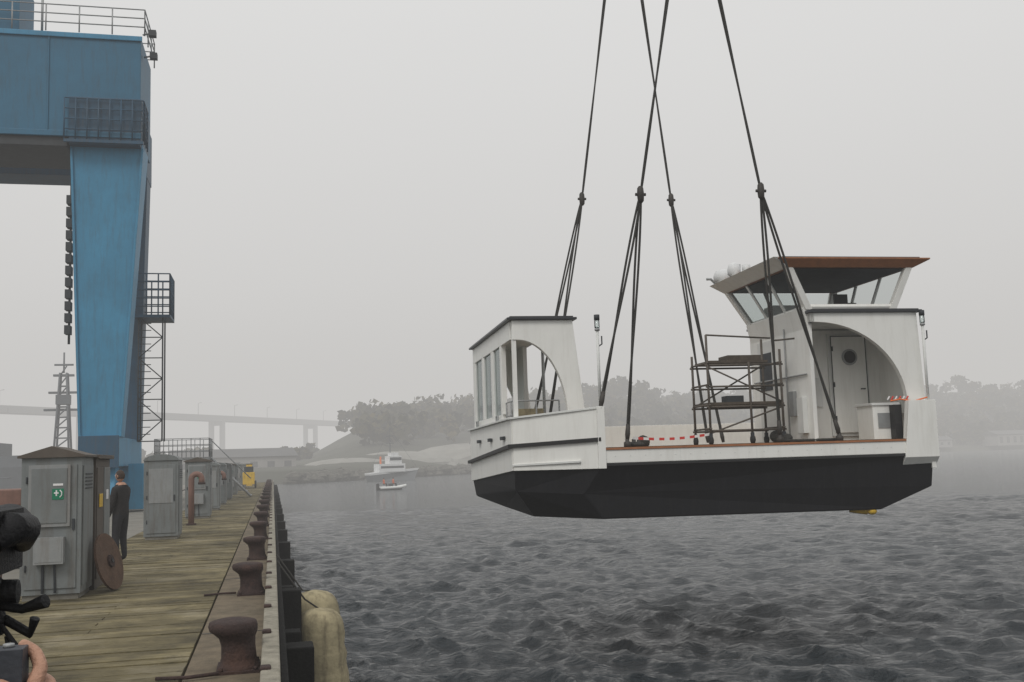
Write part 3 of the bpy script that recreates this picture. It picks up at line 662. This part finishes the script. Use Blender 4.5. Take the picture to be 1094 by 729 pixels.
# slings
sg=empty('lifting_slings',(5.87,18.14,0),math.radians(-2.8))
def rope(b,p,q,r=.02,off=.035,n2=2):
    p=Vector(p);q=Vector(q);d=(q-p).normalized();s=d.cross(Vector((0,1,0)));s=s.normalized() if s.length>.01 else Vector((1,0,0))
    t=d.cross(s)
    for k in range(n2):
        pts=[];ph=k*math.pi*2/n2; nn=26
        for i in range(nn+1):
            u=i/nn; a=ph+u*2.6; w=off*math.sin(math.pi*min(1,max(0,u)))**.5
            pts.append(p.lerp(q,u)+ (s*math.cos(a)+t*math.sin(a)*.6)*w)
        b.tube(pts,r,'rope',n=6)
SL=[((2.4,5.0,16.1),(1.13,5.0,7.85),[(.02,4.6,2.4),(-.22,5.3,2.45)]),
    ((2.17,-.3,13.5),(.88,-.3,6.57),[(.02,.0,2.62),(.54,.12,2.0)]),
    ((2.4,4.6,16.1),(3.22,4.6,7.75),[(3.45,3.6,1.95),(4.05,4.2,1.95)]),
    ((2.17,-.3,13.5),(3.27,-.33,6.67),[(3.57,.12,2.0),(4.79,.12,2.0)])]
b=B()
for i,(h,kn,ends) in enumerate(SL):
    rope(b,h,kn,.02,.032,2)
    for e_ in ends: rope(b,kn,e_,.022,.045,2)
    k=Vector(kn)
    b.lathe([(.03,-.16),(.06,-.12),(.07,0),(.06,.12),(.03,.16)],k,'shackle',n=10)
    b.tube([k+Vector((-.10,0,0)),k+Vector((.10,0,0))],.03,'shackle')
    for e_ in ends:
        d=(Vector(e_)-k).normalized(); b.tube([Vector(e_)-d*.3,Vector(e_)-d*.12,Vector(e_)],[.04,.05,.035],'shackle')
b.obj('wire_slings',sg)
b=B(); b.box(2.0,2.45,-.7,5.4,14.9,15.35,'yellow'); 
b.lathe([(.05,-.4),(.25,-.3),(.3,.2),(.15,.5)],(2.2,-.3,14.2),'yellow',n=12); b.tube([(2.2,-.3,13.5),(2.2,-.3,14.95)],.05,'shackle'); b.tube([(2.4,5,16.1),(2.4,5,15.3)],.05,'shackle')
b.tube([(2.2,-.3,15.3),(2.2,2.3,20),(2.2,4.8,15.3)],.04,'rope'); b.tube([(2.2,2.3,20),(2.2,2.3,60)],.05,'rope')
b.obj('spreader_beam',sg)

# ------------------------------------------------------------------ far shore
b=B()
shore=[(-420,420),(-120,330),(-30,250),(2,226),(30,262),(57,302),(100,345),(146,377),(250,440),(352,490),(430,500),(560,500),(800,470),(1300,420)]
rows=[0,6,25,70,160,260,420,1400]
def hfac(x):
    return float(np.interp(x,[-400,-40,10,30,60,110,160,260,350,450,560,800,1300],[5,4,4,15,22,27,32,33,29,37,43,44,36]))
def hgt(x,y,dd):
    if dd==0: return -2.6
    if dd<=6: return .2
    u=min(1,dd/160); base=hfac(x)*u**1.1
    f=.95+.09*math.sin(x*.045+1)+.06*math.sin(x*.11+y*.02)
    return base*f*(1 if dd<=260 else .9)+.3
vs=[];fs=[]
S=[]
for (a,c) in zip(shore[:-1],shore[1:]):
    for k in range(6): S.append((a[0]+(c[0]-a[0])*k/6+random.uniform(-2,2),a[1]+(c[1]-a[1])*k/6+random.uniform(-2,2)))
S.append(shore[-1])
for (x,y) in S:
    d=Vector((x*.35,y,0)).normalized()
    for dd in rows: vs.append((x+d.x*dd,y+d.y*dd,hgt(x,y,dd)))
nrw=len(rows)
for i in range(len(S)-1):
    for j in range(nrw-1): fs.append((i*nrw+j,(i+1)*nrw+j,(i+1)*nrw+j+1,i*nrw+j+1))
b.add(vs,fs,'land',True); b.obj('far_shore_terrain',recalc=False)
rng=np.random.RandomState(3)
TVs=[]; trunks=B(); cnt=0
def tree(x,y,z,h,rc,trunk):
    n=76
    nc=6; a=rng.uniform(0,6.28,nc); ctr=np.stack([x+rc*.55*np.cos(a)*rng.uniform(.2,1,nc),y+rc*.55*np.sin(a),z+h*rng.uniform(.3,.8,nc)],-1)
    if trunk: trunks.tube([(x,y,z-1),(x+.3,y,z+h*.35),(x,y,z+h*.7)],[.4,.3,.1],'bark',n=5,smooth=False)
    v=rng.normal(size=(n,3)); v/=np.linalg.norm(v,axis=1)[:,None]
    p=ctr[np.arange(n)%nc]+v*(rc*.55*rng.uniform(.5,1.05,n))[:,None]*np.array([1,1,.75])
    s=rng.uniform(.7,1.7,n)[:,None]
    u=rng.normal(size=(n,3)); u/=np.linalg.norm(u,axis=1)[:,None]; w_=np.cross(u,v); w_/=np.linalg.norm(w_,axis=1)[:,None]+1e-6
    TVs.append(np.stack([p-u*s,p+w_*s,p+u*s,p-w_*s*.8],1).reshape(-1,3))
for i in range(len(S)-1):
    x,y=S[i]
    if x<-150 or x>800: continue
    d=Vector((x*.35,y,0)).normalized(); seg=math.hypot(S[i+1][0]-x,S[i+1][1]-y)
    for dd in (12,24,38,54,70,88,106,124,142,160,178):
        for k in range(max(1,int(seg/6.0))):
            if x<24 and (dd<100 or rng.rand()<.6): continue
            if x<110 and dd<60: continue
            if rng.rand()<.12: continue
            u=rng.rand(); x2=x+(S[i+1][0]-x)*u; y2=y+(S[i+1][1]-y)*u; q_=max(8,dd+rng.uniform(-9,9))
            xx,yy=x2+d.x*q_,y2+d.y*q_; j=max([k2 for k2 in range(nrw) if rows[k2]<=q_] or [0])
            za=hgt(x2,y2,rows[j]); zb=hgt(x2,y2,rows[min(j+1,nrw-1)]); fz=(q_-rows[j])/(rows[min(j+1,nrw-1)]-rows[j]); z=za+(zb-za)*fz
            k3=.5 if x<20 else 1
            tree(xx,yy,max(z,0)-1.5,rng.uniform(9,15)*k3,rng.uniform(4.5,7.5)*k3,dd<40); cnt+=1
TV=np.concatenate(TVs); TFq=np.arange(len(TV)).reshape(-1,4)
me,to=np_mesh('distant_trees',TV,TFq,'leaf',False); tt=trunks.obj('trunks',to)
b=B()
for k in range(260):
    u=rng.rand(); x=4+u*62+rng.uniform(-1,1); y=226+u*72+rng.uniform(-1.5,1.5)-2; s=rng.uniform(.6,1.5)
    b.blob((x,y,-2.0+rng.uniform(0,1.6)),(s*1.2,s,s*.7),'rubble',nu=6,nv=4,jit=.25)
b.obj('stone_breakwater')
b=B()
for x,y,rx,ry,h in ((36,305,18,12,4.6),(60,318,24,14,6.5),(88,348,22,14,7),(20,285,14,10,3)):
    b.blob((x,y,0),(rx,ry,h),'sand',nu=24,nv=12,jit=.05)
b.obj('gravel_heaps')
def shed(b,x,y,w_,d,h,rz,p=2.2):
    ca,sa=math.cos(rz),math.sin(rz)
    T=lambda px,py,pz:(x+px*ca-py*sa,y+px*sa+py*ca,pz)
    lo=[T(-w_/2,-d/2,0),T(w_/2,-d/2,0),T(w_/2,d/2,0),T(-w_/2,d/2,0)]
    hi=[(a,c,h) for a,c,_ in lo]; b.hexa(lo,hi,'shed')
    b.add([T(-w_/2-.5,-d/2-.5,h+.01),T(w_/2+.5,-d/2-.5,h+.01),T(w_/2+.5,d/2+.5,h+.01),T(-w_/2-.5,d/2+.5,h+.01),T(-w_/2-.5,0,h+p),T(w_/2+.5,0,h+p)],[(0,1,5,4),(2,3,4,5),(0,4,3),(1,2,5),(3,2,1,0)],'shedroof')
    n=int(w_/4)
    for k in range(n):
        px=-w_/2+ (k+.5)*w_/n; q0=[T(px-.9,-d/2-.06,1.4),T(px+.9,-d/2-.06,1.4),T(px+.9,-d/2-.06,h-1.2),T(px-.9,-d/2-.06,h-1.2)]; b.add(q0,[(0,1,2,3)],'shedroof')
b=B(); shed(b,400,494,34,14,6,.0); b.obj('harbour_warehouse')
b=B(); shed(b,350,494,14,8,4,.1); b.obj('boat_shed')
b=B(); shed(b,-10,275,30,12,4,.2); b.obj('harbour_shed')

# bridge
b=B()
path=[Vector((-420,330,41)),Vector((-155,652,41)),Vector((71,1010,41)),Vector((200,1300,36))]
for a,c in zip(path[:-1],path[1:]):
    d=(c-a); n=max(2,int(d.length/130)); dn=Vector((d.x,d.y,0)).normalized(); nn=Vector((-dn.y,dn.x,0))*7
    o2=Vector((0,0,0))
    lo=[a-nn+Vector((0,0,-4.2)),c-nn+Vector((0,0,-4.2)),c+nn+Vector((0,0,-4.2)),a+nn+Vector((0,0,-4.2))]; b.hexa(lo,[p+Vector((0,0,4.2)) for p in lo],'bridge')
    for k in range(n):
        p=a.lerp(c,(k+.5)/n)
        for sgn in(-5,5): b.tube([(p.x+sgn*nn.x/7,p.y+sgn*nn.y/7,0),(p.x+sgn*nn.x/7,p.y+sgn*nn.y/7,p.z-4.2)],2.4,'bridge',n=6,smooth=False)
        b.tube([(p.x-6.5*nn.x/7,p.y-6.5*nn.y/7,p.z-6),(p.x+6.5*nn.x/7,p.y+6.5*nn.y/7,p.z-6)],1.8,'bridge',n=6,smooth=False)
    for k in range(n*3):
        p=a.lerp(c,k/(n*3)); b.tube([p,p+Vector((0,0,9)),p+Vector((2.5,0,9.5))],.22,'bridge',n=4)
b.obj('high_bridge')

b=B()
sx,sy=-34,160
b.hexa([(sx-40,sy-5,WZ-1),(sx+5,sy-5,WZ-1),(sx+5,sy+5,WZ-1),(sx-40,sy+5,WZ-1)],[(sx-44,sy-6,2.6),(sx+9,sy-6,2.6),(sx+9,sy+6,2.6),(sx-44,sy+6,2.6)],'ship')
b.box(sx-22,sx+2,sy-4,sy+4,2.6,4.2,'ship'); b.box(sx-14,sx-3,sy-3.5,sy+3.5,4.2,6.0,'ship'); b.box(sx-13.5,sx-3.5,sy-3.56,sy-3.51,4.9,5.5,'steel_d')
mx_,my=sx+4.5,sy
for dx,dy in ((-1,-1),(1,-1),(1,1),(-1,1)): b.tube([(mx_+dx*1.1,my+dy*1.1,2.6),(mx_+dx*.45,my+dy*.45,16)],.16,'ship',n=5)
for z in np.arange(3.5,16,1.5):
    r_=1.1-.65*(z-2.6)/13.4
    b.box(mx_-r_,mx_+r_,my-r_,my+r_,z,z+.15,'ship'); b.tube([(mx_-r_,my-r_,z),(mx_+r_,my-r_,z+1.5)],.1,'ship',n=4)
for z,w_ in ((10.5,2.6),(13,2.0),(15.5,1.4)): b.box(mx_-w_,mx_+w_,my-.3,my+.3,z,z+.3,'ship')
b.box(mx_-.9,mx_+.9,my-.9,my+.9,11.4,12.8,'ship'); b.tube([(mx_,my,16),(mx_,my,19)],.12,'ship'); b.tube([(mx_-1.3,my,17.2),(mx_+1.3,my,17.2)],.14,'ship')
b.tube([(sx-12,sy,6),(sx-12,sy,12)],.15,'ship'); b.blob((sx-8,sy,7.2),(1.2,1.2,1.2),'ship')
b.obj('grey_patrol_ship')
b=B(); b.tube([(-38,150,-2),(-38.3,150,23)],[.12,.04],'ship',n=5); b.tube([(-38,150,1),(-34,150,1.2)],.1,'ship',n=5)
b.hexa([(-43,148.8,WZ-.3),(-33,148.8,WZ-.3),(-33,151.2,WZ-.3),(-43,151.2,WZ-.3)],[(-44,148.4,-1.1),(-31.5,149.8,-1.0),(-31.5,150.2,-1.0),(-44,151.6,-1.1)],'shipw'); b.obj('sailing_yacht')
e_=empty('white_tugboat',(24.5,222,-.6),.35); e_.scale=(.72,.72,.78)
b=B()
b.hexa([(-6.5,-2,WZ-.5),(6.5,-2,WZ-.5),(6.5,2,WZ-.5),(-6.5,2,WZ-.5)],[(-7.2,-2.4,-.6),(9,-.3,.4),(9,.3,.4),(-7.2,2.4,-.6)],'ship')
b.hexa([(-7.2,-2.4,-.58),(9,-.3,.42),(9,.3,.42),(-7.2,2.4,-.58)],[(-7.3,-2.5,.0),(9.4,-.3,1.0),(9.4,.3,1.0),(-7.3,2.5,.0)],'shipw')
b.box(-4.5,4,-1.9,1.9,.2,2.4,'shipw'); b.box(-1,3,-1.6,1.6,2.4,4.5,'shipw'); b.box(-.9,2.9,-1.64,-1.605,3.3,4.1,'steel_d'); b.box(-4,3.5,-1.94,-1.905,1.2,1.8,'steel_d'); b.box(-.2,2.2,-1.2,1.2,4.5,5.4,'shipw')
b.tube([(0,0,4.7),(0,0,12.5)],[.18,.08],'ship',n=6); b.tube([(-1.4,0,8.0),(1.4,0,8.0)],.1,'ship',n=5); b.tube([(-1,0,10),(1,0,10)],.1,'ship',n=5); b.tube([(-3.2,0,2.4),(-3.2,0,4.4)],[.3,.3],'orange',n=8)
b.tube([(0,0,12),(9,0,1.0)],.04,'ship',n=4); b.tube([(0,0,12),(-7,0,.2)],.04,'ship',n=4)
b.obj('hull_and_cabin',e_,bevel=.03)

# ------------------------------------------------------------------ people
def person(b,o,rz,H=1.75,top='jacket',bot='trouser',armL=None,armR=None,sit=False,hands=True):
    k=H/1.75; ca,sa=math.cos(rz),math.sin(rz)
    W=lambda p: Vector((o[0]+k*(p[0]*ca-p[1]*sa),o[1]+k*(p[0]*sa+p[1]*ca),o[2]+k*p[2]))
    armL=armL or [(-.24,.02,1.12),(-.25,.10,.86)]; armR=armR or [(.24,.02,1.12),(.25,.10,.86)]
    if sit: lg=[[(s*.10,.0,.9),(s*.15,.42,.92),(s*.15,.46,.50),(s*.15,.60,.47)] for s in(-1,1)]
    else: lg=[[(s*.10,.0,.88),(s*.11,.03,.48),(s*.12,-.01,.08),(s*.13,.15,.045)] for s in(-1,1)]
    V=[(0,0,.95),(0,.0,1.12),(0,-.01,1.32),(0,0,1.45),(0,.01,1.55)]; R=[(.17,.12),(.15,.11),(.19,.13),(.09,.08),(.055,.055)]
    E=[(0,1),(1,2),(2,3),(3,4)]
    for arm,s in((armL,-1),(armR,1)):
        i=len(V); V+= [(s*.19,0,1.40),arm[0],arm[1]]; R+=[.075,.055,.04]; E+=[(2,i),(i,i+1),(i+1,i+2)]
    for l in lg:
        i=len(V); V+=l; R+=[.105,.075,.05,(.05,.04)]; E+=[(0,i),(i,i+1),(i+1,i+2),(i+2,i+3)]
    G,Fc=skin_geo(V,R,E,2)
    ma={'t':[], 'b':[], 's':[], 'k':[]}
    for f in Fc:
        c=sum((G[i] for i in f),Vector())/len(f)
        key='t' if c.z>.93 else 'b'
        if sit and c.z<.99 and c.y>.08: key='b'
        if abs(c.x)>.19 and c.z>.5 and not sit: key='t'
        if c.z<.10: key='k'
        if c.z>1.49 and abs(c.x)<.1: key='s'
        ma[key].append(f)
    Gw=[W(g) for g in G]
    for key,m in (('t',top),('b',bot),('s','skin'),('k','black')):
        used=sorted({i for f in ma[key] for i in f}); mp={u:j for j,u in enumerate(used)}
        b.add([Gw[u] for u in used],[[mp[i] for i in f] for f in ma[key]],m,True)
    hc=(0,.025,1.66)
    vs=[];fs=[];nu,nv=20,14
    for i in range(nv+1):
        ph=math.pi*i/nv
        for j in range(nu):
            th=2*math.pi*j/nu; x=math.sin(ph)*math.cos(th); y=math.sin(ph)*math.sin(th); z=-math.cos(ph)
            rx,ry,rz_=.074,.094,.115
            if z<0: rx*=1+.22*z; ry*=1+.10*z
            px,py,pz=x*rx,y*ry,z*rz_
            if y>0:
                if abs(x)<.22 and -.35<z<.05: py+=.016*(1-abs(x)/.22)*(1-abs(z+.2)/.2 if abs(z+.2)<.2 else 0)
                if .05<z<.22 and .15<abs(x)<.6: py-=.006
            vs.append(W((hc[0]+px,hc[1]+py,hc[2]+pz)))
    for i in range(nv):
        for j in range(nu): fs.append((i*nu+j,i*nu+(j+1)%nu,(i+1)*nu+(j+1)%nu,(i+1)*nu+j))
    hair=[f for f in fs if (f[0]//nu)>=9 or ((f[0]//nu)>=5 and not(1<=(f[0]%nu)<=8))]; face=[f for f in fs if f not in hair]
    b.add(vs,face,'skin',True)
    hv=[W(Vector(hc)) + (v-W(Vector(hc)))*1.06 for v in vs]; b.add(hv,hair,'hair',True)
    for s in(-1,1):
        c=W((s*.03,.025+.085,1.67)); b.blob(c,(.011*k,.011*k,.008*k),'signwhite',nu=8,nv=6); c=W((s*.03,.025+.094,1.67)); b.blob(c,(.005*k,.005*k,.005*k),'black',nu=6,nv=4)
        c=W((s*.076,.02,1.655)); b.blob(c,(.012*k,.018*k,.03*k),'skin',nu=8,nv=6)
    b.tube([W((-.024,.107,1.604)),W((0,.114,1.602)),W((.024,.107,1.604))],.004*k,'lip',n=5)
    if hands:
        for arm,s in((armL,-1),(armR,1)):
            w0=Vector(arm[1]); d=(w0-Vector(arm[0])).normalized()
            b.tube([W(w0),W(w0+d*.05),W(w0+d*.10)],[.024*k,.036*k,.03*k],'skin',n=8)
            side=d.cross(Vector((1,0,0))).normalized()
            for q_,ln in ((-.026,.065),(-.009,.075),(.009,.07),(.026,.055)):
                a=w0+d*.09+side*q_; m1=a+d*ln*.5; e2=a+d*ln+Vector((-s*.02,0,0)); b.tube([W(a),W(m1),W(e2)],[.0095*k,.009*k,.007*k],'skin',n=6)
            a=w0+d*.03+side*.028; b.tube([W(a),W(a+side*.025+d*.03),W(a+side*.028+d*.06)],[.012*k,.011*k,.008*k],'skin',n=6)
b=B(); person(b,(-2.86,21.3,0),math.radians(60),1.72,armR=[(.26,.10,1.15),(.18,.34,1.12)]); b.obj('standing_dockworker')
e_=empty('small_motorboat',(16.5,150,0),.25)
b=B()
b.tube([(-1.7,-.6,WZ+.30),(1.2,-.6,WZ+.33),(2.1,-.3,WZ+.48),(2.35,0,WZ+.55),(2.1,.3,WZ+.48),(1.2,.6,WZ+.33),(-1.7,.6,WZ+.30)],.2,'white2',n=10)
b.hexa([(-1.6,-.5,WZ-.1),(1.5,-.3,WZ-.1),(1.5,.3,WZ-.1),(-1.6,.5,WZ-.1)],[(-1.65,-.6,WZ+.3),(1.9,-.3,WZ+.35),(1.9,.3,WZ+.35),(-1.65,.6,WZ+.3)],'steel_d')
b.box(-2.1,-1.75,-.2,.2,WZ,WZ+.95,'black'); b.box(-.2,.3,-.3,.3,WZ+.3,WZ+.9,'steel_d')
b.obj('inflatable_hull',e_)
b=B(); person(b,(-1.0,.0,WZ-.02),math.radians(-90),1.75,top='hivis',sit=True); person(b,(.5,.15,WZ-.02),math.radians(-90),1.75,top='hivis',sit=True); b.obj('boat_crew',e_)

# foreground photographer (mostly out of frame), holding compact camera
b=B()
ox,oy=-.80,1.25; rz=math.radians(-10)
ca,sa=math.cos(rz),math.sin(rz)
def inv(p): x,y=p[0]-ox,p[1]-oy; return (x*ca+y*sa,-x*sa+y*ca,p[2])
DZ=-.022
person(b,(ox,oy,0),rz,1.75,armL=[inv((-1.03,1.42,1.15)),inv((-.52,1.56,1.40+DZ))],armR=[inv((-.52,1.34,1.10)),inv((-.372,1.545,1.375+DZ))],hands=False)
def chain(pts,rad,m='skin'):
    G,F_=skin_geo(pts,rad,[(i,i+1) for i in range(len(pts)-1)],2); b.add(G,F_,m,True)
def hand(mx_):
    f=lambda p:(mx_(p[0]),p[1],p[2]+DZ)
    G,F_=skin_geo([f(p) for p in [(-.365,1.552,1.385),(-.350,1.578,1.412),(-.334,1.594,1.440),(-.327,1.604,1.462),(-.348,1.592,1.43)]],[(.026,.022),(.034,.026),(.036,.024),(.026,.020),(.028,.024)],[(0,1),(1,2),(2,3),(2,4)],2)
    b.add(G,F_,'skin',True)
    chs=[([(-.330,1.600,1.470),(-.322,1.622,1.496),(-.334,1.640,1.516),(-.357,1.642,1.531)],[.0120,.0110,.0100,.0085]),
         ([(-.320,1.602,1.456),(-.311,1.632,1.470),(-.326,1.658,1.474),(-.352,1.664,1.476)],[.0120,.0110,.0100,.0085]),
         ([(-.322,1.598,1.438),(-.311,1.632,1.450),(-.326,1.660,1.454),(-.354,1.665,1.456)],[.0115,.0105,.0095,.0082]),
         ([(-.326,1.596,1.420),(-.316,1.624,1.430),(-.330,1.652,1.435),(-.352,1.661,1.437)],[.0105,.0095,.0085,.0072]),
         ([(-.350,1.576,1.425),(-.340,1.574,1.452),(-.352,1.577,1.474),(-.376,1.582,1.486)],[.0175,.0150,.0130,.0105])]
    for pts,rd in chs: chain([f(p) for p in pts],rd)
    p=f((-.374,1.5715,1.4862)); b.blob(p,(.008,.003,.006),'nail',nu=10,nv=6)
hand(lambda x:x)
hand(lambda x:-.405*2-x)
b.obj('photographer',recalc=False)
b=B()
b.box(-.47,-.342,1.598,1.640,1.425,1.506,'camgrey'); b.box(-.455,-.385,1.5945,1.5975,1.435,1.495,'camblack')
b.tube([(-.405,1.64,1.465),(-.405,1.675,1.465)],[.027,.025],'camblack',n=20); b.tube([(-.365,1.62,1.506),(-.365,1.62,1.511)],.008,'galv',n=12); b.box(-.425,-.40,1.605,1.635,1.5065,1.517,'camblack')
b.obj('compact_camera',bevel=.005)
b=B()
cx,cy=-.56,2.22
b.box(cx-.07,cx+.06,cy-.15,cy+.10,1.56,1.68,'camblack')
b.tube([(cx+.0,cy+.10,1.63),(cx+.0,cy+.24,1.63)],[.045,.055],'camblack',n=20)
b.tube([(cx-.0,cy-.15,1.66),(cx,cy-.22,1.67)],[.025,.03],'camblack',n=14)
b.tube([(cx,cy-.12,1.68),(cx,cy-.10,1.73),(cx,cy+.06,1.73),(cx,cy+.08,1.68)],.014,'camblack',n=8)
b.tube([(cx+.05,cy-.10,1.62),(cx+.075,cy-.06,1.645),(cx+.08,cy,1.64),(cx+.07,cy+.05,1.61)],[.02,.032,.034,.02],'camblack',n=12)
b.lathe([(.05,0),(.055,.03),(.045,.06),(.05,.10),(.03,.12)],(cx,cy,1.44),'camblack',n=18)
b.tube([(cx+.02,cy,1.52),(cx+.075,cy,1.52)],[.026,.024],'camblack',n=12); b.tube([(cx+.02,cy,1.50),(cx+.09,cy-.03,1.49),(cx+.135,cy-.05,1.505)],[.009,.009,.014],'camblack',n=10)
b.tube([(cx+.05,cy,1.47),(cx+.10,cy-.01,1.44),(cx+.11,cy-.02,1.47)],.010,'camblack',n=8)
b.tube([(cx+.05,cy-.02,1.46),(cx+.085,cy-.04,1.42),(cx+.08,cy-.04,1.36),(cx+.06,cy-.03,1.30),(cx+.075,cy-.03,1.37),(cx+.06,cy-.02,1.44)],.005,'camblack',n=6)
b.tube([(cx,cy,1.05),(cx,cy,1.45)],.02,'camblack')
for a in (math.radians(200),math.radians(320),math.radians(80)):
    p=Vector((cx,cy,1.2)); e2=Vector((cx+.38*math.cos(a),cy+.38*math.sin(a),.012)); mid=p.lerp(e2,.5); b.tube([p,mid],.018,'camblack'); b.tube([mid,e2],.012,'camblack'); b.tube([e2,e2+Vector((0,0,.03))],.02,'rubber')
b.obj('tripod_video_camera',bevel=.003)

scene.view_settings.view_transform='Standard'; scene.view_settings.look='None'; scene.view_settings.exposure=0; scene.view_settings.gamma=1
